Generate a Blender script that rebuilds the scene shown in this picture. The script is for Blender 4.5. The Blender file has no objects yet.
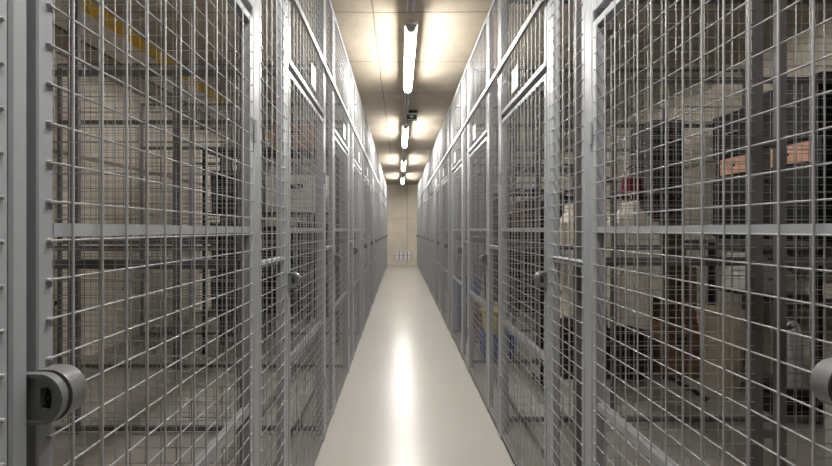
import bpy, math, random
from mathutils import Vector, Matrix
random.seed(7)
S = bpy.context.scene
col = S.collection

# ------------------------------------------------------------------ camera
F_PX, CX, CY, CAM_H = 377.0, 400.0, 229.5, 1.25
cam_d = bpy.data.cameras.new('camera')
cam = bpy.data.objects.new('camera', cam_d)
col.objects.link(cam)
cam_d.sensor_width = 36.0
cam_d.lens = F_PX / 832 * 36.0
cam_d.shift_x = (416 - CX) / 832
cam_d.shift_y = -(233 - CY) / 832
cam_d.clip_start = 0.02
cam.location = (0, 0, CAM_H)
cam.rotation_euler = (math.pi / 2, 0, 0)
S.camera = cam

# ------------------------------------------------------------------ world / exposure
w = bpy.data.worlds.new('world'); S.world = w
w.use_nodes = True
w.node_tree.nodes['Background'].inputs[0].default_value = (0.5, 0.5, 0.5, 1)
w.node_tree.nodes['Background'].inputs[1].default_value = 0.05
S.view_settings.view_transform = 'Standard'
S.view_settings.look = 'None'
S.view_settings.gamma = 1
S.view_settings.use_curve_mapping = False
S.view_settings.exposure = 3.68
TUBE_STRENGTH = 11.0
S.cycles.max_bounces = 20; S.cycles.diffuse_bounces = 12; S.cycles.glossy_bounces = 8

# ------------------------------------------------------------------ dimensions
XL, XR = -0.448, 0.600              # mesh planes of the two rows of cages
WL, WR = -3.08, 3.22                # side walls
YB, YF = 13.25, -3.3                # end walls
ZC = 2.83                           # ceiling
PITCH = 1.06
DL, DR = 0.466, 0.490               # near edge of the first door on either side
LAMP_X = 0.080

# ------------------------------------------------------------------ materials
def srgb(c):
    return tuple(((v / 255) / 12.92 if v / 255 <= .04045 else ((v / 255 + .055) / 1.055) ** 2.4) for v in c) + (1,)

def mat(name, rgb, rough=.5, metal=0.0, noise=0.0, nscale=20, bump=0.0, bscale=60, spec=.5, coat=0.0):
    m = bpy.data.materials.new(name); m.use_nodes = True
    nt = m.node_tree; b = nt.nodes['Principled BSDF']
    c = srgb(rgb)
    b.inputs['Base Color'].default_value = c
    b.inputs['Roughness'].default_value = rough
    b.inputs['Metallic'].default_value = metal
    b.inputs['Specular IOR Level'].default_value = spec
    b.inputs['Coat Weight'].default_value = coat
    tc = nt.nodes.new('ShaderNodeTexCoord')
    if noise:
        n = nt.nodes.new('ShaderNodeTexNoise'); n.inputs['Scale'].default_value = nscale; n.inputs['Detail'].default_value = 6
        nt.links.new(tc.outputs['Object'], n.inputs['Vector'])
        r = nt.nodes.new('ShaderNodeValToRGB')
        r.color_ramp.elements[0].position = .3; r.color_ramp.elements[1].position = .7
        r.color_ramp.elements[0].color = tuple(v * (1 - noise) for v in c[:3]) + (1,)
        r.color_ramp.elements[1].color = tuple(min(1, v * (1 + noise)) for v in c[:3]) + (1,)
        nt.links.new(n.outputs['Fac'], r.inputs['Fac']); nt.links.new(r.outputs['Color'], b.inputs['Base Color'])
    if bump:
        n2 = nt.nodes.new('ShaderNodeTexNoise'); n2.inputs['Scale'].default_value = bscale; n2.inputs['Detail'].default_value = 4
        nt.links.new(tc.outputs['Object'], n2.inputs['Vector'])
        bp = nt.nodes.new('ShaderNodeBump'); bp.inputs['Strength'].default_value = bump; bp.inputs['Distance'].default_value = .01
        nt.links.new(n2.outputs['Fac'], bp.inputs['Height']); nt.links.new(bp.outputs['Normal'], b.inputs['Normal'])
    return m

def math_node(nt, op, a, b=None):
    n = nt.nodes.new('ShaderNodeMath'); n.operation = op
    for i, v in enumerate((a, b)):
        if v is None: continue
        if isinstance(v, (int, float)): n.inputs[i].default_value = v
        else: nt.links.new(v, n.inputs[i])
    return n.outputs[0]

def joint_line(nt, coord, pitch, offset, width):
    """1 on a thin line repeated every `pitch` along one world axis, else 0"""
    a = math_node(nt, 'SUBTRACT', coord, offset - pitch / 2)
    a = math_node(nt, 'DIVIDE', a, pitch)
    a = math_node(nt, 'FRACT', a)
    a = math_node(nt, 'SUBTRACT', a, .5)
    a = math_node(nt, 'ABSOLUTE', a)
    return math_node(nt, 'LESS_THAN', a, width / pitch / 2)

def concrete(name, rgb, lines, blot=.16, holes=None, stripe=None, jointdark=.45, pores=.5):
    """poured concrete: blotches, pores, form joints. lines: (axis, pitch, offset, width)"""
    m = bpy.data.materials.new(name); m.use_nodes = True
    nt = m.node_tree; b = nt.nodes['Principled BSDF']; L = nt.links.new
    b.inputs['Roughness'].default_value = .75; b.inputs['Specular IOR Level'].default_value = .25
    tc = nt.nodes.new('ShaderNodeTexCoord'); sep = nt.nodes.new('ShaderNodeSeparateXYZ')
    # slight wander so that the joints are not ruler straight
    wn = nt.nodes.new('ShaderNodeTexNoise'); wn.inputs['Scale'].default_value = 2.5; wn.inputs['Detail'].default_value = 5
    L(tc.outputs['Object'], wn.inputs['Vector'])
    sub = nt.nodes.new('ShaderNodeVectorMath'); sub.operation = 'SUBTRACT'; sub.inputs[1].default_value = (.5, .5, .5)
    L(wn.outputs['Color'], sub.inputs[0])
    sc = nt.nodes.new('ShaderNodeVectorMath'); sc.operation = 'SCALE'; sc.inputs['Scale'].default_value = .03
    L(sub.outputs[0], sc.inputs[0])
    ad = nt.nodes.new('ShaderNodeVectorMath'); ad.operation = 'ADD'
    L(tc.outputs['Object'], ad.inputs[0]); L(sc.outputs[0], ad.inputs[1]); L(ad.outputs[0], sep.inputs[0])
    n = nt.nodes.new('ShaderNodeTexNoise'); n.inputs['Scale'].default_value = 1.7; n.inputs['Detail'].default_value = 8; n.inputs['Roughness'].default_value = .6
    L(tc.outputs['Object'], n.inputs['Vector'])
    r = nt.nodes.new('ShaderNodeValToRGB'); c = srgb(rgb)
    r.color_ramp.elements[0].position = .3; r.color_ramp.elements[1].position = .72
    r.color_ramp.elements[0].color = tuple(v * (1 - blot) for v in c[:3]) + (1,)
    r.color_ramp.elements[1].color = tuple(min(1, v * (1 + blot)) for v in c[:3]) + (1,)
    L(n.outputs['Fac'], r.inputs['Fac'])
    out = r.outputs['Color']
    def over(color, fac, rgba):
        mx = nt.nodes.new('ShaderNodeMix'); mx.data_type = 'RGBA'
        L(fac, mx.inputs['Factor']); L(color, mx.inputs['A']); mx.inputs['B'].default_value = rgba
        return mx.outputs['Result']
    # pores
    v = nt.nodes.new('ShaderNodeTexVoronoi'); v.inputs['Scale'].default_value = 9
    L(tc.outputs['Object'], v.inputs['Vector'])
    p = math_node(nt, 'LESS_THAN', v.outputs['Distance'], .06)
    p = math_node(nt, 'MULTIPLY', p, pores)
    out = over(out, p, tuple(x * .35 for x in c[:3]) + (1,))
    tot = None
    for (axis, pitch, off, wd) in lines:
        j = joint_line(nt, sep.outputs[axis], pitch, off, wd)
        tot = j if tot is None else math_node(nt, 'MAXIMUM', tot, j)
    if tot is not None:
        f = math_node(nt, 'MULTIPLY', tot, .85)
        out = over(out, f, tuple(x * jointdark for x in c[:3]) + (1,))
    if holes:
        (a1, p1, o1, a2, z2) = holes
        h1 = joint_line(nt, sep.outputs[a1], p1, o1, .035)
        h2 = joint_line(nt, sep.outputs[a2], 50, z2, .035)
        out = over(out, math_node(nt, 'MULTIPLY', h1, h2), (.03, .03, .03, 1))
    if stripe:
        for (axis, centre, wd, rgba, amt) in stripe:
            s = joint_line(nt, sep.outputs[axis], 60, centre, wd)
            n3 = nt.nodes.new('ShaderNodeTexNoise'); n3.inputs['Scale'].default_value = 6; n3.inputs['Detail'].default_value = 6
            L(tc.outputs['Object'], n3.inputs['Vector'])
            k = math_node(nt, 'MULTIPLY', math_node(nt, 'GREATER_THAN', n3.outputs['Fac'], .36), amt)
            out = over(out, math_node(nt, 'MULTIPLY', s, k), rgba)
    L(out, b.inputs['Base Color'])
    bp = nt.nodes.new('ShaderNodeBump'); bp.inputs['Strength'].default_value = .25; bp.inputs['Distance'].default_value = .01
    n2 = nt.nodes.new('ShaderNodeTexNoise'); n2.inputs['Scale'].default_value = 30; n2.inputs['Detail'].default_value = 6
    L(tc.outputs['Object'], n2.inputs['Vector']); L(n2.outputs['Fac'], bp.inputs['Height']); L(bp.outputs['Normal'], b.inputs['Normal'])
    return m

M = {}
M['ceiling'] = concrete('concrete_ceiling', (176, 165, 148), [(1, .81, 2.74, .014), (0, 1.62, -.196, .012)], blot=.2, pores=.7,
                        stripe=[(0, -2.21, .16, srgb((236, 190, 36)), .95), (0, -2.47, .36, srgb((240, 234, 222)), .8), (0, -2.67, .05, srgb((84, 68, 50)), .8)])
M['wall_side'] = concrete('concrete_wall_side', (222, 213, 198), [(2, 60, 1.95, .04), (1, 2.3, 4.6, .014)], holes=(1, .82, 3.37, 2, .59), jointdark=.25)
M['wall_end'] = concrete('concrete_wall_end', (214, 205, 188), [(0, 1.7, .25, .03), (2, 60, 1.62, .014)], blot=.1, jointdark=.6)
M['floor'] = mat('floor_paint', (174, 171, 165), rough=.24, noise=.03, nscale=1.2, bump=.05, bscale=160, spec=.5)
M['frame'] = mat('grey_enamel', (154, 157, 161), rough=.36, metal=.1, noise=.04, nscale=6)
M['wire'] = mat('galvanised_wire', (160, 161, 162), rough=.38, metal=.25)
M['part_frame'] = mat('partition_enamel', (108, 108, 108), rough=.45, metal=.3)
M['lug'] = mat('latch_casting', (116, 117, 118), rough=.3, metal=.25, bump=.1, bscale=80)
M['plate'] = mat('number_plate', (206, 204, 196), rough=.4)
M['white_metal'] = mat('white_enamel', (225, 225, 222), rough=.4)
M['pipe'] = mat('conduit_grey', (176, 176, 178), rough=.4)
M['green'] = mat('sign_green', (24, 92, 72), rough=.4)
M['sign_white'] = mat('sign_white', (232, 240, 236), rough=.4)
M['black'] = mat('black_laminate', (26, 26, 27), rough=.5)
M['blackmetal'] = mat('black_steel', (34, 34, 35), rough=.45, metal=.3)
M['wood'] = mat('pale_wood', (224, 174, 148), rough=.5, noise=.12, nscale=14)
M['brownwood'] = mat('brown_wood', (128, 92, 60), rough=.55, noise=.2, nscale=12)
M['darkwood'] = mat('dark_wood', (58, 38, 30), rough=.5, noise=.2, nscale=10)
M['carton'] = mat('brown_carton', (134, 104, 74), rough=.8, noise=.06, nscale=8)
M['tape'] = mat('parcel_tape', (176, 146, 100), rough=.3)
M['pale'] = mat('pale_board', (206, 204, 198), rough=.7, noise=.04)
M['down'] = mat('cream_down', (242, 236, 226), rough=.75, noise=.05, nscale=9, bump=.35, bscale=22)
M['beige_cloth'] = mat('beige_cloth', (232, 224, 208), rough=.85, bump=.3, bscale=40)
M['brown_cloth'] = mat('brown_cloth', (78, 58, 42), rough=.85, bump=.3, bscale=40)
M['dark_cloth'] = mat('dark_cloth', (44, 40, 40), rough=.85, bump=.3, bscale=40)
M['burgundy'] = mat('burgundy_cloth', (126, 26, 46), rough=.75, bump=.3, bscale=40)
M['basket'] = mat('cream_plastic', (206, 192, 168), rough=.55, noise=.05)
M['bag'] = mat('white_bag', (224, 226, 230), rough=.35, bump=.6, bscale=24)
M['blue'] = mat('blue_plastic', (40, 74, 158), rough=.4)
M['yellow'] = mat('yellow_plastic', (206, 184, 84), rough=.45)
M['grey_plastic'] = mat('grey_plastic', (92, 92, 94), rough=.5)
M['dark_grey'] = mat('dark_grey_plastic', (52, 52, 54), rough=.5)
em = bpy.data.materials.new('lit_tube'); em.use_nodes = True
eb = em.node_tree.nodes['Principled BSDF']
eb.inputs['Base Color'].default_value = (.9, .9, .88, 1)
eb.inputs['Emission Color'].default_value = (1, .965, .915, 1)
eb.inputs['Emission Strength'].default_value = TUBE_STRENGTH
M['tube'] = em

# ------------------------------------------------------------------ mesh helper
class MB:
    def __init__(self): self.v = []; self.f = []; self.sm = []
    def add(self, vs, fs, smooth=False):
        o = len(self.v); self.v += [tuple(p) for p in vs]
        for f in fs: self.f.append(tuple(o + i for i in f)); self.sm.append(smooth)
    def box(self, x0, x1, y0, y1, z0, z1, bev=0.0):
        x0, x1 = min(x0, x1), max(x0, x1); y0, y1 = min(y0, y1), max(y0, y1); z0, z1 = min(z0, z1), max(z0, z1)
        if not bev:
            vs = [(x0, y0, z0), (x1, y0, z0), (x1, y1, z0), (x0, y1, z0), (x0, y0, z1), (x1, y0, z1), (x1, y1, z1), (x0, y1, z1)]
            self.add(vs, [(3, 2, 1, 0), (4, 5, 6, 7), (0, 1, 5, 4), (1, 2, 6, 5), (2, 3, 7, 6), (3, 0, 4, 7)]); return
        b = min(bev, (x1 - x0) / 2.2, (y1 - y0) / 2.2, (z1 - z0) / 2.2)
        X = (x0, x1); Y = (y0, y1); Z = (z0, z1)
        idx = {}; vs = []
        for i in (0, 1):
            for j in (0, 1):
                for k in (0, 1):
                    sx, sy, sz = (1, -1)[i], (1, -1)[j], (1, -1)[k]
                    for a in range(3):
                        idx[i, j, k, a] = len(vs)
                        vs.append((X[i] + (0 if a == 0 else sx * b), Y[j] + (0 if a == 1 else sy * b), Z[k] + (0 if a == 2 else sz * b)))
        fs = []
        g = lambda i, j, k, a: idx[i, j, k, a]
        for i in (0, 1):
            q = [g(i, 0, 0, 0), g(i, 1, 0, 0), g(i, 1, 1, 0), g(i, 0, 1, 0)]; fs.append(q if i else q[::-1])
        for j in (0, 1):
            q = [g(0, j, 0, 1), g(0, j, 1, 1), g(1, j, 1, 1), g(1, j, 0, 1)]; fs.append(q if j else q[::-1])
        for k in (0, 1):
            q = [g(0, 0, k, 2), g(1, 0, k, 2), g(1, 1, k, 2), g(0, 1, k, 2)]; fs.append(q if k else q[::-1])
        for j in (0, 1):
            for k in (0, 1): fs.append([g(0, j, k, 1), g(1, j, k, 1), g(1, j, k, 2), g(0, j, k, 2)])
        for i in (0, 1):
            for k in (0, 1): fs.append([g(i, 0, k, 0), g(i, 1, k, 0), g(i, 1, k, 2), g(i, 0, k, 2)])
        for i in (0, 1):
            for j in (0, 1): fs.append([g(i, j, 0, 0), g(i, j, 1, 0), g(i, j, 1, 1), g(i, j, 0, 1)])
        for i in (0, 1):
            for j in (0, 1):
                for k in (0, 1): fs.append([g(i, j, k, a) for a in range(3)])
        self.add(vs, fs)
    def rod(self, a, b, r, n=8, r2=None, cap=True):
        a = Vector(a); b = Vector(b); d = (b - a).normalized(); r2 = r if r2 is None else r2
        u = d.orthogonal().normalized(); w_ = d.cross(u)
        vs = []
        for p, q in ((a, r), (b, r2)):
            for i in range(n):
                t = 2 * math.pi * (i + .5) / n
                vs.append(p + (u * math.cos(t) + w_ * math.sin(t)) * q)
        self.add(vs, [(i, (i + 1) % n, n + (i + 1) % n, n + i) for i in range(n)], True)
        if cap: self.add(vs, [tuple(range(n))[::-1], tuple(range(n, 2 * n))])
    def tube(self, pts, r, n=8):
        pts = [Vector(p) for p in pts]; rings = []
        u = None
        for i, p in enumerate(pts):
            d = (pts[min(i + 1, len(pts) - 1)] - pts[max(i - 1, 0)]).normalized()
            u = d.orthogonal().normalized() if u is None else (u - d * u.dot(d)).normalized()
            w_ = d.cross(u)
            rings.append([p + (u * math.cos(2 * math.pi * k / n) + w_ * math.sin(2 * math.pi * k / n)) * r for k in range(n)])
        self.loft(rings)
    def loft(self, rings, cap=True, smooth=True):
        n = len(rings[0]); vs = [p for rg in rings for p in rg]; fs = []
        for i in range(len(rings) - 1):
            for k in range(n):
                fs.append((i * n + k, i * n + (k + 1) % n, (i + 1) * n + (k + 1) % n, (i + 1) * n + k))
        self.add(vs, fs, smooth)
        if cap: self.add(vs, [tuple(range(n))[::-1], tuple(range((len(rings) - 1) * n, len(rings) * n))])
    def lathe(self, prof, cx, cy, n=24, sq=1.0):
        self.loft([[(cx + r * math.cos(2 * math.pi * k / n), cy + r * sq * math.sin(2 * math.pi * k / n), z) for k in range(n)] for r, z in prof])
    def build(self, name, m, parent=None, loc=None, fix=False):
        me = bpy.data.meshes.new(name); me.from_pydata(self.v, [], self.f); me.update()
        me.polygons.foreach_set('use_smooth', self.sm)
        if fix:
            import bmesh
            bm = bmesh.new(); bm.from_mesh(me); bmesh.ops.recalc_face_normals(bm, faces=bm.faces); bm.to_mesh(me); bm.free()
        o = bpy.data.objects.new(name, me); me.materials.append(M[m]); col.objects.link(o)
        if parent is not None: o.parent = parent
        if loc: o.location = loc
        return o

def empty(name, loc, label, cat, group=None, rz=0):
    o = bpy.data.objects.new(name, None); o.empty_display_size = .1
    col.objects.link(o); o.location = loc; o.rotation_euler = (0, 0, rz)
    tag(o, label, cat, group); return o
def tag(o, label, cat, group=None):
    o['label'] = label; o['category'] = cat
    if group: o['group'] = group
    return o
def structure(name, m, *boxes):
    b = MB()
    for bx in boxes: b.box(*bx)
    o = b.build(name, m); o['kind'] = 'structure'; return o
def copy_tree(o, parent=None):
    c = o.copy(); col.objects.link(c)
    if parent is not None: c.parent = parent
    for ch in o.children: copy_tree(ch, c)
    return c

# ------------------------------------------------------------------ room shell
structure('floor', 'floor', (WL - .2, WR + .2, YF - .2, YB + .2, -.2, 0))
structure('ceiling', 'ceiling', (WL - .2, WR + .2, YF - .2, YB + .2, ZC, ZC + .2))
structure('wall_left', 'wall_side', (WL - .2, WL, YF, YB, 0, ZC))
structure('wall_right', 'wall_side', (WR, WR + .2, YF, YB, 0, ZC))
structure('wall_back', 'wall_end', (WL - .2, WR + .2, YB, YB + .2, 0, ZC))
structure('wall_front', 'wall_end', (WL - .2, WR + .2, YF - .2, YF, 0, ZC))

# ------------------------------------------------------------------ strip lamps along the aisle
def make_lamp():
    r = empty('strip_lamp', (LAMP_X, 0, ZC), '', 'ceiling lamp', 'strip lamps in a line over the aisle')
    b = MB(); b.loft([[(x, y, z) for x, z in [(-.026, -.088), (.026, -.088), (.044, -.112), (.044, -.118), (-.044, -.118), (-.044, -.112)]] for y in (.005, 1.235)], smooth=False); b.build('housing', 'white_metal', r, fix=True)
    for y in (.22, 1.06):
        b = MB(); b.box(-.014, .014, y - .012, y + .012, -.088, 0); b.build('ceiling_bracket', 'pipe', r)
    b = MB()   # rounded prismatic diffuser
    prof = [(-.039, -.119), (.039, -.119), (.037, -.130), (.032, -.148), (.021, -.162), (0, -.168), (-.021, -.162), (-.032, -.148), (-.037, -.130)]
    b.loft([[(x, y, z) for x, z in prof] for y in (.03, 1.21)], smooth=False); b.build('diffuser', 'tube', r, fix=True)
    for y0, y1 in ((0.0, .0295), (1.2105, 1.24)):
        b = MB(); b.loft([[(x * 1.04, y, z) for x, z in prof] for y in (y0, y1)], smooth=False); b.build('end_cap', 'pipe', r, fix=True)
    return r
lamp = make_lamp()
lamp_labels = [(.05, 'lit strip lamp straight over the viewer, in front of the nearest doors'),
               (2.68, 'largest lit white strip lamp in view, hanging under the aisle ceiling'),
               (5.31, 'second lit strip lamp down the aisle, just beyond the green sign'),
               (7.94, 'third lit strip lamp down the aisle, second from the end wall'),
               (10.57, 'farthest and smallest lit strip lamp, close to the end wall')]
for i, (y, lab) in enumerate(lamp_labels):
    o = lamp if i == 0 else copy_tree(lamp)
    o.location = (LAMP_X, y, ZC); o['label'] = lab
# conduits between the lamps
for i, (y0, y1, lab) in enumerate([(1.30, 2.67, 'pair of grey cable conduits on the ceiling before the largest strip lamp'),
                                   (3.93, 5.30, 'grey cable conduits between the largest lamp and the second, behind the green sign'),
                                   (6.56, 7.93, 'grey cable conduits between the second and third strip lamps'),
                                   (9.19, 10.56, 'grey cable conduits before the farthest strip lamp')]):
    r = empty('cable_conduit', (LAMP_X, y0, ZC), lab, 'conduit', 'cable conduits between the strip lamps')
    for dx in (-.022, .016):
        b = MB(); b.rod((dx, 0, -.03), (dx, y1 - y0, -.03), .012, 10); b.build('pipe', 'pipe', r)
    for y in (.2, .7, 1.2):
        b = MB(); b.box(-.045, .04, y - .012, y + .012, -.04, -.0); b.build('clip', 'pipe', r)
# emergency exit sign
r = empty('exit_sign', (.155, 5.0, ZC), 'small green emergency exit sign with white symbol hanging beside the conduit', 'sign')
b = MB(); b.box(-.055, .07, -.015, .02, -.058, -.034, .003); b.build('housing', 'white_metal', r)
b = MB(); b.box(-.035, .075, -.01, .015, -.034, 0, .002); b.build('mount', 'darkwood', r)
b = MB(); b.box(-.066, .066, -.006, .006, -.140, -.058); b.build('panel', 'green', r)
b = MB()
b.add([(-.045, -.0068, -.078), (.045, -.0068, -.078), (.02, -.0068, -.09), (.0, -.0068, -.108), (-.02, -.0068, -.09)], [(4, 3, 2, 1, 0)])
b.box(-.012, .012, -.0075, -.006, -.080, -.068); b.build('arrow_symbol', 'sign_white', r)
b = MB()
for x0, x1 in ((-.055, -.03), (-.024, -.008), (-.002, .024), (.03, .055)): b.box(x0, x1, -.0075, -.006, -.134, -.118)
b.build('text_band', 'sign_white', r)
# vent low on the end wall
r = empty('wall_vent', (.115, YB, .34), 'pale four-pane vent low on the concrete end wall', 'vent')
b = MB()
for x0, x1 in ((-.32, -.285), (.285, .32)): b.box(x0, x1, -.03, 0, -.19, .19, .003)
for z0, z1 in ((.15, .19), (-.19, -.15)): b.box(-.285, .285, -.03, 0, z0, z1)
b.build('frame', 'pale', r)
b = MB(); b.box(-.285, .285, -.006, 0, -.15, .15); b.build('back_plate', 'grey_plastic', r)
for i in range(4):
    x = -.272 + i * .142
    b = MB(); b.box(x, x + .112, -.024, -.006, .005, .145, .003); b.box(x, x + .112, -.024, -.006, -.145, -.005, .003)
    b.build('pane', 'white_metal', r)

# ------------------------------------------------------------------ storage cages
WIRE = .0019
def wires(b, s, v0, v1, z0, z1, first_v, first_z, lap=.010, n=8, rad=WIRE, uh=-.0020, uv=-.0064, lapz=.006):
    k = math.ceil((v0 + .004 - first_v) / .05); v = first_v + .05 * k
    while v < v1 - .004:
        b.rod((s * uv, v, z0 - lapz), (s * uv, v, z1 + lapz), rad, n); v += .05
    k = math.ceil((z0 + .004 - first_z) / .05); z = first_z + .05 * k
    while z < z1 - .004:
        b.rod((s * uh, v0 - lap, z), (s * uh, v1 + lap, z), rad * .88, n)
        z += .05
def nubs(b, s, vs, z0, z1, first_z):
    """flattened weld blobs where the wire ends sit on the frame"""
    k = math.ceil((z0 + .004 - first_z) / .05); z = first_z + .05 * k
    while z < z1 - .004:
        for v in vs:
            b.rod((s * -.0005, v, z), (s * -.0055, v, z), .0030, 8, r2=.0020)
        z += .05
def lug(s, v0, v1, zc, hh, prot, rim, slot=True):
    """D-shaped padlock lug standing out of the fence into the aisle: rim, web, slot"""
    n = 32; outer = []; root = .012
    outer.append((root, -hh)); 
    flat = prot - hh * .92
    for i in range(n + 1):
        t = -math.pi / 2 + math.pi * i / n
        outer.append((-(flat + hh * .92 * math.cos(t)), hh * math.sin(t)))
    outer.append((root, hh))
    m = len(outer); c = (-max(.016, flat + .002), 0)
    def ring(scale_to):   # inner slot, one point per outer point
        pts = []
        for (u, z) in outer:
            a = math.atan2(z - c[1], u - c[0])
            pu = c[0] + .0085 * math.cos(a); pz = .0085 * math.sin(a) + .006 * math.copysign(min(1, abs(math.sin(a)) * 3), math.sin(a))
            pts.append((pu, pz))
        return pts
    inner = ring(1)
    b = MB()
    P = lambda q, v: (s * q[0], v, zc + q[1])
    shr = lambda q, k: (c[0] + (q[0] - c[0]) * k if q[0] < root - .001 else q[0], q[1] * k)
    web = v0 + (v1 - v0) * rim
    o1 = [shr(q, .86) for q in outer]
    rings = [[P(q, v1) for q in inner], [P(q, v1) for q in outer], [P(q, v0) for q in outer], [P(q, v0) for q in o1], [P(q, web) for q in o1], [P(q, web) for q in inner], [P(q, v1) for q in inner]]
    if not slot:
        rings = [[P(c, v1)] * m] + rings[1:5] + [[P(c, web)] * m]
    b.loft(rings, cap=False, smooth=False)
    return b

def make_cage(side):
    s = -1 if side == 'L' else 1
    fv, fz = (.0432, .0358) if s < 0 else (.0512, .0420)
    fz = CAM_H + fz - 2.0
    D = DL if s < 0 else DR
    depth = (XL - WL if s < 0 else WR - XR)
    P = (1.25 - DL) if s < 0 else (1.36 - DR)
    r = empty('storage_cage', (XL if s < 0 else XR, D, 0), '', 'storage cage')
    def bx(b, u0, u1, v0, v1, z0, z1, bev=.002): b.box(s * u0, s * u1, v0, v1, z0, z1, bev)
    # posts
    b = MB(); bx(b, 0, .045, .690, .735, 0, 2.735, .003); b.build('hinge_post', 'frame', r)
    b = MB(); bx(b, 0, .030, 1.028, 1.049, 0, 2.735, .003); lp = b.build('lock_post', 'frame', r)
    zl = CAM_H - .206
    lug(s, 1.0495, 1.0585, zl, .031, .040, .35).build('lock_lug', 'lug', lp, fix=True)
    # door
    b = MB()
    for v0, v1 in ((.0, .022), (.661, .685)): bx(b, 0, .028, v0, v1, .03, 1.895)
    for z0, z1 in ((.03, .052), (1.872, 1.895)): bx(b, 0, .028, .022, .661, z0, z1)
    d = b.build('door', 'frame', r)
    for z0, z1 in ((.700, .720), (CAM_H - .0095, CAM_H + .0085)):
        b = MB(); bx(b, .0, .004, .022, .661, z0, z1, 0); bx(b, .004, .024, .022, .661, z1 - .003, z1, 0); bx(b, .004, .024, .022, .661, z0, z0 + .003, 0)
        b.build('cross_rail', 'frame', d)
    b = MB(); wires(b, s, .022, .661, .052, 1.872, fv, fz); nubs(b, s, (.0135, .6695), .052, 1.872, fz); b.build('wire_mesh', 'wire', d)
    lug(s, .001, .022, zl, .032, .043, .55, slot=False).build('latch_lug', 'lug', d, fix=True)
    for z in (.35, 1.55):
        b = MB(); b.rod((s * -.006, .6875, z - .035), (s * -.006, .6875, z + .035), .006, 10); b.build('hinge', 'frame', d)
    # fixed side panel
    b = MB()
    for v0, v1 in ((.738, .758), (.987, 1.0255)): bx(b, 0, .028, v0, v1, .03, 2.73)
    for z0, z1 in ((.03, .052), (1.124, 1.146), (2.708, 2.73)): bx(b, 0, .028, .758, .987, z0, z1)
    p = b.build('side_panel', 'frame', r)
    b = MB(); wires(b, s, .758, .987, .052, 2.708, .783, fz, lap=.012); nubs(b, s, (.7475, 1.0165), .052, 2.708, fz); b.build('wire_mesh', 'wire', p)
    # overhead panel
    b = MB()
    for v0, v1 in ((.0, .022), (.663, .685)): bx(b, 0, .028, v0, v1, 1.925, 2.73)
    for z0, z1 in ((1.925, 1.950), (2.708, 2.73)): bx(b, 0, .028, .022, .663, z0, z1)
    p = b.build('overhead_panel', 'frame', r)
    b = MB(); wires(b, s, .022, .663, 1.95, 2.708, fv, fz); b.build('wire_mesh', 'wire', p)
    # flat rail over doors and side panels
    b = MB(); bx(b, -.018, -.0088, .0, 1.05, 2.188, 2.218, .001); b.build('head_rail', 'frame', r)
    b = MB(); bx(b, -.0120, -.0088, .335, .430, 1.965, 2.075, 0); b.build('number_plate', 'plate', r)
    # partition towards the next cage
    b = MB(); t = .0125; e = depth - .025
    joints = ((1.515, 1.545), (1.555, 1.58)) if s < 0 else ((.655, .70), (.755, .785))
    for u0, u1 in ((.030, .058), joints[0], joints[1], (e - .03, e)): bx(b, u0, u1, P - t, P + t, 0, 2.73)
    spans = ((.058, joints[0][0]), (joints[1][1], e - .03))
    for u0, u1 in spans:
        for z0, z1 in ((.02, .045), (1.12, 1.15), (2.19, 2.225), (2.705, 2.73)): bx(b, u0, u1, P - t, P + t, z0, z1)
    for z in (.5, 1.55, 2.5): bx(b, joints[0][1], joints[1][0], P - .008, P + .008, z, z + .03)
    q = b.build('partition', 'part_frame', r)
    b = MB()
    for u0, u1 in spans:
        u = u0 + .025
        while u < u1 - .01:
            b.rod((s * u, P - t - .0055, .03), (s * u, P - t - .0055, 2.72), .0018, 5); u += .05
        z = .085
        while z < 2.70:
            b.rod((s * (u0 - .01), P - t - .0019, z), (s * (u1 + .01), P - t - .0019, z), .0018, 5); z += .05
    b.build('wire_mesh', 'wire', q)
    return r

ORD = ['first', 'second', 'third', 'fourth', 'fifth', 'sixth', 'seventh', 'eighth', 'ninth', 'tenth', 'eleventh', 'last']
labels_L = {-1: 'grey mesh storage cage cut off by the left photo edge, before the dark latch',
            0: 'empty mesh storage cage with the nearest door on the left, dark latch at its edge',
            1: 'second mesh storage cage from the front on the left, next to the empty nearest one',
            3: 'fourth mesh cage on the left, with the black shelving unit inside'}
labels_R = {-1: 'grey mesh storage cage beyond the right photo edge, before the right-hand latch',
            0: 'large mesh storage cage nearest on the right, latch at the right photo edge',
            1: 'second mesh cage on the right, with the nearest black cabinet on a bench inside',
            2: 'third mesh cage on the right, with the hanging cream coats inside',
            3: 'fourth mesh cage on the right, with dark garments and a yellow bucket inside',
            4: 'fifth mesh cage on the right, with the stacked blue crates inside'}
for side in 'LR':
    src = make_cage(side)
    nm = 'left' if side == 'L' else 'right'
    D = DL if side == 'L' else DR
    for k in range(-1, 12):
        o = src if k == -1 else copy_tree(src)
        o.location.y = D + PITCH * k
        lab = (labels_L if side == 'L' else labels_R).get(k)
        if not lab:
            if k == 11: lab = f'last mesh storage cage on the {nm}, against the concrete end wall'
            else: lab = f'{ORD[k]} grey mesh storage cage from the front along the {nm} of the aisle'
        o['label'] = lab; o['group'] = f'mesh storage cages along the {nm} of the aisle'

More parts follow.
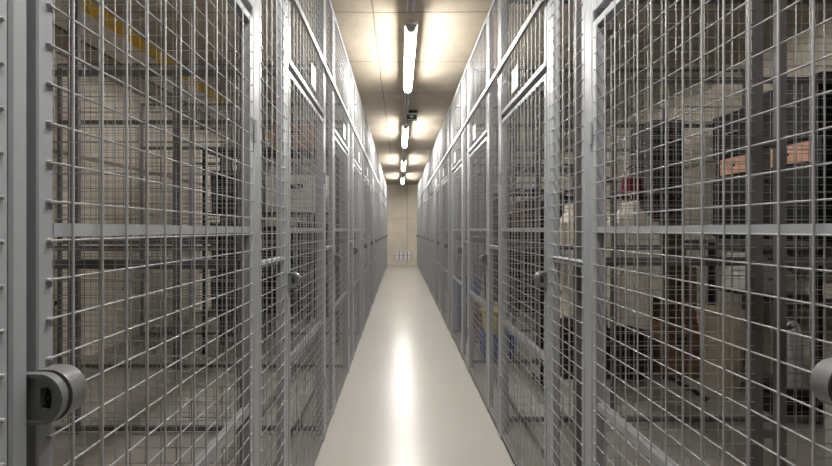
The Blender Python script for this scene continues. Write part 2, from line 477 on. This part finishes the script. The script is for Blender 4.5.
# ------------------------------------------------------------------ things inside the cages
def carton(x0, x1, y0, y1, z0, z1, label, m='carton', tape='tape', group=None):
    r = empty('carton', ((x0 + x1) / 2, (y0 + y1) / 2, z0), label, 'box', group)
    dx, dy, h = (x1 - x0) / 2, (y1 - y0) / 2, z1 - z0
    b = MB(); b.box(-dx, dx, -dy, dy, 0, h, .006); b.build('body', m, r)
    b = MB(); b.box(-dx * .98, dx * .98, -.025, .025, h, h + .0015); b.build('tape', tape, r)
    b = MB()
    b.box(-dx * .25, dx * .25, -dy - .002, -dy, h * .62, h * .74); b.build('hand_hole', 'dark_grey', r)
    return r
def shelf_unit(x0, x1, y0, y1, h, boards, label, m='blackmetal', bm='black'):
    r = empty('shelving_unit', ((x0 + x1) / 2, (y0 + y1) / 2, 0), label, 'shelf')
    dx, dy = (x1 - x0) / 2, (y1 - y0) / 2
    for sx in (-1, 1):
        for sy in (-1, 1):
            b = MB(); b.box(sx * dx, sx * (dx - .035), sy * dy, sy * (dy - .035), 0, h); b.build('upright', m, r)
    for z in boards:
        b = MB(); b.box(-dx + .002, dx - .002, -dy + .002, dy - .002, z - .03, z, .002); b.build('shelf_board', bm, r)
    return r
def bin_box(x0, x1, y0, y1, z0, z1, label, m, lid='dark_grey', name='storage_box', group=None):
    r = empty(name, ((x0 + x1) / 2, (y0 + y1) / 2, z0), label, 'box', group)
    dx, dy, h = (x1 - x0) / 2, (y1 - y0) / 2, z1 - z0
    b = MB()
    ring = lambda k, z: [(-dx * k, -dy * k, z), (dx * k, -dy * k, z), (dx * k, dy * k, z), (-dx * k, dy * k, z)]
    b.loft([ring(.9, 0), ring(.98, h - .03)], smooth=False); b.build('body', m, r)
    b = MB(); b.box(-dx, dx, -dy, dy, h - .03, h, .006); b.build('lid', lid, r)
    for sx in (-1, 1):
        b = MB(); b.box(sx * dx * .97, sx * (dx + .012), -.04, .04, h * .6, h * .68, .003); b.build('grip', lid, r)
    return r
def crate(x0, x1, y0, y1, z0, z1, label, m, group=None):
    """open stacking crate with a thick rim and ribbed sides"""
    r = empty('stacking_crate', ((x0 + x1) / 2, (y0 + y1) / 2, z0), label, 'crate', group)
    dx, dy, h = (x1 - x0) / 2, (y1 - y0) / 2, z1 - z0
    b = MB(); t = .012
    ring = lambda k, z, i=0: [(-dx * k + i, -dy * k + i, z), (dx * k - i, -dy * k + i, z), (dx * k - i, dy * k - i, z), (-dx * k + i, dy * k - i, z)]
    b.loft([ring(.92, 0), ring(.97, h), ring(.97, h, t), ring(.92, .02, t)], smooth=False)
    for i in range(5):
        x = -dx * .8 + i * dx * .4
        b.box(x - .006, x + .006, -dy * .97, -dy * .9, .03, h - .05)
    b.build('body', m, r, fix=True)
    b = MB()
    for y0_, y1_ in ((-dy, -dy + .02), (dy - .02, dy)): b.box(-dx, dx, y0_, y1_, h - .03, h, .003)
    for x0_, x1_ in ((-dx, -dx + .02), (dx - .02, dx)): b.box(x0_, x1_, -dy + .02, dy - .02, h - .03, h)
    b.build('rim', m, r)
    return r

def garment(cx, y, zbar, top, bottom, wsh, whem, depth, label, m, name='coat', folds=5, quilt=0, seed=1, sleeve=True, group=None):
    """coat on a hanger: lofted body with folds, two sleeves, collar, hanger with hook"""
    rnd = random.Random(seed)
    r = empty(name, (cx, y, bottom), label, 'coat' if name == 'coat' else 'garment', group)
    H = top - bottom; n = 44; rings = []; N = 34
    ph = rnd.random() * 6
    for i in range(N + 1):
        t = i / N; z = H * t
        if t > .86:
            k = (t - .86) / .14; hw = wsh / 2 * (1 - .72 * k ** 1.6); dp = depth / 2 * (1 - .45 * k)
        else:
            hw = (whem + (wsh - whem) * (t / .86) ** .8) / 2; dp = depth / 2 * (.8 + .2 * t)
        q = (1 + .16 * abs(math.sin(t * quilt * math.pi))) if quilt else 1
        ring = []
        for k in range(n):
            a = 2 * math.pi * k / n
            f = 1 + .16 * (1 - t) * math.sin(folds * a + ph + t * 1.4) + .05 * math.sin(11 * a + ph)
            ring.append((hw * math.copysign(abs(math.cos(a)) ** .75, math.cos(a)) * (1 + .03 * math.sin(6 * t + ph)), dp * math.sin(a) * f * q,
                         z + (.02 * math.sin(3 * a + ph) * (1 - t) if i == 0 else 0)))
        rings.append(ring)
    b = MB(); b.loft(rings); b.build('body', m, r)
    if sleeve:
        for sx in (-1, 1):
            pts = []; rs = []
            for i in range(13):
                t = i / 12
                pts.append(Vector((sx * (wsh / 2 - .012 + .028 * math.sin(t * 2)), -.012 - .03 * t, H * .87 - t * H * .62)))
                rs.append((.056 - .014 * t) * ((1 + .12 * abs(math.sin(t * quilt * 1.9))) if quilt else 1))
            b = MB(); b.loft([[(p.x + q_ * .8 * math.cos(2 * math.pi * k / 14), p.y + q_ * math.sin(2 * math.pi * k / 14), p.z) for k in range(14)] for p, q_ in zip(pts, rs)])
            b.build('sleeve', m, r)
    b = MB(); b.loft([[(.062 * s_ * math.cos(2 * math.pi * k / 20), .045 * s_ * math.sin(2 * math.pi * k / 20), H - .02 + dz + .012 * math.cos(2 * math.pi * k / 20)) for k in range(20)] for s_, dz in ((1.15, 0), (1.1, .05), (.9, .055), (.85, .01))])
    b.build('collar', m, r)
    b = MB(); hz = zbar - bottom
    b.tube([(0, 0, H), (0, 0, hz - .03)] + [(0, .0175 * math.sin(a) * 1 - 0, hz + .0175 * -math.cos(a) * 1) if False else (0, -.0185 * math.cos(a) , hz + .0185 * math.sin(a)) for a in [x * math.pi / 6 for x in range(-2, 7)]], .0022, 6)
    b.build('hanger_hook', 'white_metal', r)
    return r

# --- right side, second cage: clothes rack and coats
RY, RZ = 2.95, 1.50
r = empty('clothes_rack', (1.66, RY, 0), 'black tubular clothes rack carrying the cream coats', 'clothes rack')
b = MB()
arc = [(.55 - .07 + .07 * math.sin(a), 0, RZ - .07 + .07 * math.cos(a)) for a in [i * math.pi / 12 for i in range(7)]]
path = [(-p[0], p[1], p[2]) for p in reversed(arc)] + arc
b.tube(path, .013, 10); b.build('rail', 'blackmetal', r)
for sx in (-1, 1):
    b = MB(); b.rod((sx * .55, 0, RZ - .07), (sx * .55, 0, .05), .013, 10); b.build('upright', 'blackmetal', r)
    b = MB(); b.rod((sx * .55, -.24, .035), (sx * .55, .24, .035), .015, 10)
    for y in (-.22, .22): b.rod((sx * .55, y, 0), (sx * .55, y, .03), .014, 10)
    b.build('foot', 'blackmetal', r)
garment(1.80, RY, RZ, 1.43, .50, .34, .33, .17, 'cream quilted down coat hanging in the middle of the clothes rack', 'down', quilt=7, seed=3, group='coats on the clothes rack')
garment(1.36, RY, RZ, 1.42, .58, .22, .22, .17, 'cream coat hanging at the left end of the clothes rack, next to the cage post', 'beige_cloth', folds=4, seed=8, group='coats on the clothes rack')
garment(2.08, RY, RZ, 1.30, .55, .16, .19, .15, 'dark brown coat hanging at the right end of the clothes rack', 'brown_cloth', folds=6, seed=5, group='coats on the clothes rack')
# burgundy bag hung from the partition, burgundy cap on the rack
r = empty('shoulder_bag', (2.09, 3.40, 1.50), 'burgundy shoulder bag hanging above the cream down coat', 'bag')
b = MB(); b.loft([[(.085 * kx * math.copysign(abs(math.cos(a)) ** .6, math.cos(a)), .04 * kx * math.sin(a), z) for a in [2 * math.pi * k / 20 for k in range(20)]] for kx, z in ((.7, 0), (.98, .02), (1.05, .1), (1.0, .18), (.85, .22))]); b.build('body', 'burgundy', r)
b = MB(); b.tube([(.07 * math.cos(a), 0, .20 + .12 * math.sin(a)) for a in [math.pi * i / 10 for i in range(11)]], .006, 6); b.build('strap', 'burgundy', r)
b = MB(); b.tube([(0, -.02, .31), (0, 0, .316), (0, .035, .325), (0, .052, .34)], .004, 6); b.build('hook', 'white_metal', r)
r = empty('belt_pouch', (1.985, RY - .02, 1.10), 'small burgundy pouch with a white dot, hanging beside the down coat sleeve', 'pouch')
b = MB(); b.loft([[(.035 * kx * math.cos(a), .02 * kx * math.sin(a), z) for a in [2 * math.pi * k / 16 for k in range(16)]] for kx, z in ((.6, 0), (1, .02), (1, .09), (.7, .12))]); b.build('body', 'burgundy', r)
b = MB(); b.rod((0, -.019, .06), (0, -.0235, .06), .013, 14); b.build('badge', 'sign_white', r)
b = MB(); b.tube([(.004 * math.sin(i), .02 * (i / 6), .115 + (RZ + .014 - 1.10 - .115) * i / 6) for i in range(7)], .003, 6); b.build('cord', 'burgundy', r)
# trunk and cartons on the floor behind the coats
r = empty('wooden_chest', (1.72, 3.27, 0), 'dark brown wooden chest on the floor under the coats', 'chest')
b = MB(); b.box(-.36, .36, -.13, .13, 0, .36, .008); b.build('body', 'darkwood', r)
b = MB(); b.box(-.37, .37, -.14, .14, .362, .45, .012); b.build('lid', 'darkwood', r)
b = MB(); b.box(-.03, .03, -.148, -.14, .30, .40, .003); b.build('clasp', 'blackmetal', r)
for x in (-.25, .25):
    b = MB(); b.box(x - .02, x + .02, -.143, -.13, .0, .36); b.build('band', 'brown_cloth', r)
g = 'brown cartons stacked behind the clothes rack'
carton(2.20, 2.52, 3.16, 3.42, 0, .46, 'lower brown carton of the stack right of the dark chest', group=g)
carton(2.22, 2.50, 3.17, 3.41, .462, .93, 'upper brown carton of the stack right of the dark chest', group=g)
# benches with tall black cabinets against the right wall
def bench(y0, y1, x0, label):
    r = empty('bench', ((x0 + 3.17) / 2, (y0 + y1) / 2, 0), label, 'table')
    dx, dy = (3.17 - x0) / 2, (y1 - y0) / 2
    b = MB(); b.box(-dx, dx, -dy, dy, 1.13, 1.17, .003); b.build('top', 'grey_plastic', r)
    for sx in (-1, 1):
        for sy in (-1, 1):
            b = MB(); b.box(sx * dx, sx * (dx - .04), sy * dy, sy * (dy - .04), 0, 1.129); b.build('leg', 'blackmetal', r)
    b = MB(); b.box(-dx + .042, dx - .002, -dy + .042, dy - .042, .72, .74); b.build('lower_shelf', 'black', r)
    return r
bench(2.47, 3.34, 2.73, 'dark bench under the two tall black cabinets with pale drawers')
bench(1.42, 2.38, 2.73, 'dark bench at the right photo edge under the nearest black cabinet')
def cabinet(y0, y1, h, label, x0=2.75):
    r = empty('cabinet', ((x0 + 3.15) / 2, (y0 + y1) / 2, 1.17), label, 'cabinet', 'tall black cabinets on the benches')
    dx, dy = (3.15 - x0) / 2, (y1 - y0) / 2
    b = MB(); b.box(-dx + .02, dx, -dy, dy, 0, h, .003); b.build('body', 'black', r)
    b = MB(); b.box(-dx, -dx + .0195, -dy + .004, dy - .004, .70, h - .01, .002); d = b.build('upper_door', 'black', r)
    b = MB(); b.tube([(-dx, -.06, h - .18), (-dx - .03, -.055, h - .18), (-dx - .03, .055, h - .18), (-dx, .06, h - .18)], .005, 6); b.build('handle', 'white_metal', d)
    b = MB(); b.box(-dx - .004, -dx + .0195, -dy + .06, dy - .085, .54, .675, .002); d = b.build('drawer', 'wood', r); d['label'] = 'pale wooden drawer front'
    b = MB(); b.rod((-dx - .004, -.01, .61), (-dx - .022, -.01, .61), .009, 12, r2=.012); b.build('knob', 'blackmetal', d)
    b = MB(); b.box(-dx, -dx + .0195, -dy + .004, dy - .004, .02, .52, .002); d = b.build('lower_door', 'black', r)
    b = MB(); b.rod((-dx, dy - .06, .44), (-dx - .02, dy - .06, .44), .009, 12); b.build('knob', 'blackmetal', d)
    return r
cabinet(2.90, 3.32, 1.06, 'black cabinet with pale wooden drawer, farthest of the three on the right')
cabinet(2.475, 2.885, 1.12, 'black cabinet with pale wooden drawer, middle one of the three')
cabinet(1.97, 2.37, 1.12, 'black cabinet with pale wooden drawer cut by the right photo edge')
carton(2.80, 3.12, 2.99, 3.27, .741, .91, 'pale grey carton lying on the shelf below the farthest black cabinet', 'pale', 'pale', 'pale cartons under the bench')
carton(2.82, 3.10, 3.00, 3.26, .913, 1.06, 'pale grey carton on top of another below the farthest black cabinet', 'pale', 'pale', 'pale cartons under the bench')
# basket, crate and bag on the floor before the bench
r = empty('laundry_basket', (2.56, 3.0, 0), 'tall cream laundry basket standing on the floor before the black cabinets', 'basket')
b = MB(); b.lathe([(.105, 0), (.125, .2), (.155, .60), (.145, .60), (.115, .2), (.095, .02)], 0, 0, 28); b.build('body', 'basket', r)
b = MB(); b.lathe([(.150, .585), (.166, .59), (.166, .615), (.145, .615)], 0, 0, 28); b.build('rim', 'basket', r)
bin_box(2.50, 2.72, 2.455, 2.66, 0, .20, 'low black storage box under the white bag', 'black')
r = empty('shopping_bag', (2.635, 2.55, .2), 'crumpled white plastic bag with handles on the low black box', 'bag')
b = MB(); rings = []
rnd = random.Random(4)
for i in range(9):
    t = i / 8
    rings.append([((.082 - .012 * t) * math.copysign(abs(math.cos(a)) ** .6, math.cos(a)) * (1 + .07 * math.sin(5 * a + 3 * t)), (.065 - .03 * t) * math.sin(a) * (1 + .16 * math.sin(4 * a + 5 * t)), .0 + .36 * t + .015 * math.sin(3 * a) * t) for a in [2 * math.pi * k / 28 for k in range(28)]])
b.loft(rings); b.build('body', 'bag', r)
for y in (-.02, .02):
    b = MB(); b.tube([(.055 * math.cos(a), y, .345 + .085 * math.sin(a)) for a in [math.pi * i / 10 for i in range(11)]], .007, 6); b.build('handle', 'bag', r)
carton(2.42, 2.70, 1.86, 2.16, 0, .40, 'pale carton on the floor by the right photo edge under the bench', 'pale', 'pale')

r = empty('locker', (2.57, 3.78, 0), 'tall black locker beyond the partition behind the burgundy bag', 'locker')
b = MB(); b.box(-.15, .15, -.17, .18, .06, 2.30, .004); b.build('body', 'black', r)
for x in (-.13, .13):
    for y in (-.14, .15):
        b = MB(); b.box(x - .018, x + .018, y - .018, y + .018, 0, .0595); b.build('foot', 'blackmetal', r)
b = MB(); b.box(-.142, .142, -.186, -.171, .08, 2.28, .003); d = b.build('door', 'black', r)
b = MB(); b.tube([(.10, -.186, 1.10), (.10, -.205, 1.11), (.10, -.205, 1.24), (.10, -.186, 1.25)], .006, 8); b.build('handle', 'grey_plastic', d)

# --- right side, third cage: dark garments, plank, cartons
r = empty('clothes_rack', (1.36, 4.05, 0), 'dark clothes rack with dark garments in the fourth cage on the right', 'clothes rack')
b = MB(); b.rod((-.42, 0, 1.62), (.42, 0, 1.62), .013, 10); b.build('rail', 'blackmetal', r)
for sx in (-1, 1):
    b = MB(); b.rod((sx * .42, 0, 1.61), (sx * .42, 0, .05), .013, 10); b.build('upright', 'blackmetal', r)
    b = MB(); b.rod((sx * .42, -.22, .035), (sx * .42, .22, .035), .015, 10)
    for y in (-.2, .2): b.rod((sx * .42, y, 0), (sx * .42, y, .03), .014, 10)
    b.build('foot', 'blackmetal', r)
for i, (x, m, lab) in enumerate([(1.06, 'dark_cloth', 'dark grey garment at the left end of the far clothes rack'),
                                 (1.36, 'brown_cloth', 'brown garment in the middle of the far clothes rack'),
                                 (1.64, 'dark_cloth', 'dark grey garment at the right end of the far clothes rack')]):
    garment(x, 4.05, 1.62, 1.55, .50, .20, .23, .2, lab, m, seed=20 + i, group='garments on the far clothes rack')
r = empty('plank', (1.02, 3.74, 0), 'brown wooden plank leaning upright before the dark garments', 'plank')
b = MB(); b.loft([[(-.03 + dx_, -.012, z) for dx_ in (0,)] + [(.03 + dx_, -.012, z) for dx_ in (0,)] + [(.03, .012, z), (-.03, .012, z)] for z, dx_ in ((0, 0), (1.5, 0))], smooth=False); o = b.build('board', 'brownwood', r)
o.rotation_euler = (math.radians(-3), 0, 0); o.location.z = .003
carton(.72, 1.00, 4.14, 4.44, 0, .45, 'brown carton on the floor beside the far clothes rack', group='cartons in the fourth right cage')

# --- right side, fourth cage: blue crates, yellow bucket
g = 'blue stacking crates in the fifth right cage'
crate(.72, 1.02, 4.75, 5.15, 0, .30, 'lower blue crate of the stack in the fifth right cage', 'blue', g)
crate(.72, 1.02, 4.75, 5.15, .302, .62, 'upper blue crate of the stack in the fifth right cage', 'blue', g)
bin_box(.80, 1.12, 3.62, 3.88, 0, .24, 'blue lidded storage box on the floor behind the yellow bucket', 'blue', 'blue')
r = empty('bucket', (.92, 3.74, .24), 'yellow bucket standing on the blue box', 'bucket')
b = MB(); b.lathe([(.085, 0), (.115, .22), (.107, .22), (.078, .012)], 0, 0, 24); b.build('body', 'yellow', r)
b = MB(); b.lathe([(.112, .205), (.124, .207), (.124, .225), (.105, .225)], 0, 0, 24); b.build('rim', 'yellow', r)
b = MB(); b.tube([(.12 * math.cos(a), -.03 * math.sin(a), .21 + .09 * math.sin(a)) for a in [math.pi * i / 12 for i in range(13)]], .003, 6); b.build('handle', 'white_metal', r)
shelf_unit(1.55, 2.55, 5.15, 5.5, 2.1, (.15, .7, 1.25, 1.8, 2.1), 'black shelving unit added to darken the fifth cage on the right')  # unit and its dark boxes are added, standing in for the gloom here
for i, (x, z, h) in enumerate([(1.75, .15, .4), (2.2, .15, .42), (1.8, .7, .4), (2.25, .7, .38), (1.78, 1.25, .4), (2.2, 1.25, .42)]):
    bin_box(x - .18, x + .18, 5.18, 5.46, z, z + h, ['left', 'right'][i % 2] + ' dark storage box on the ' + ['bottom', 'middle', 'upper'][i // 2] + ' shelf, added to darken the fifth right cage', 'dark_grey', 'black', group='added dark boxes on the right shelving unit')

# --- left side, third cage: black shelving unit with boxes
shelf_unit(-1.95, -.66, 3.72, 4.12, 2.05, (.42, .92, 1.42, 2.05), 'black shelving unit with dark boxes in the fourth cage on the left')
items = [(-1.72, .42, .36, .42, 'dark_grey', 'black'), (-1.28, .42, .34, .38, 'black', 'dark_grey'), (-.88, .42, .32, .30, 'dark_grey', 'black'),
         (-1.72, .92, .36, .40, 'black', 'black'), (-1.28, .92, .38, .36, 'darkwood', 'darkwood'), (-.88, .92, .32, .40, 'dark_grey', 'black'),
         (-1.70, 1.42, .40, .42, 'black', 'dark_grey')]
spots = ['left end of the bottom shelf', 'middle of the bottom shelf', 'right end of the bottom shelf', 'left end of the middle shelf', 'middle of the middle shelf', 'right end of the middle shelf', 'left end of the top shelf']
for (x, z, w_, h, m, l), sp in zip(items, spots):
    bin_box(x - w_ / 2, x + w_ / 2, 3.76, 4.08, z, z + h, f'dark storage box at the {sp}, left shelving unit', m, l, group='dark boxes on the left shelving unit')
carton(-1.34, -.74, 3.74, 4.06, 1.42, 1.80, 'pale wide carton on the upper shelf of the left shelving unit', 'pale', 'pale')
carton(-1.30, -.80, 3.78, 4.06, 2.05, 2.30, 'brown carton on top of the left shelving unit')
# fourth left cage: shelving and boxes added to imitate the darkness inside
shelf_unit(-2.2, -1.2, 5.0, 5.36, 1.9, (.15, .7, 1.25, 1.9), 'dark shelving unit added to darken the fifth cage on the left')
for i, (x, z) in enumerate([(-1.95, .15), (-1.5, .15), (-1.95, .7), (-1.5, .7)]):
    bin_box(x - .19, x + .19, 5.02, 5.34, z, z + .38, ['left', 'right'][i % 2] + ' grey box on the ' + ['bottom', 'middle'][i // 2] + ' shelf, added to darken the fifth left cage', 'grey_plastic', 'dark_grey', group='added grey boxes in the fifth left cage')
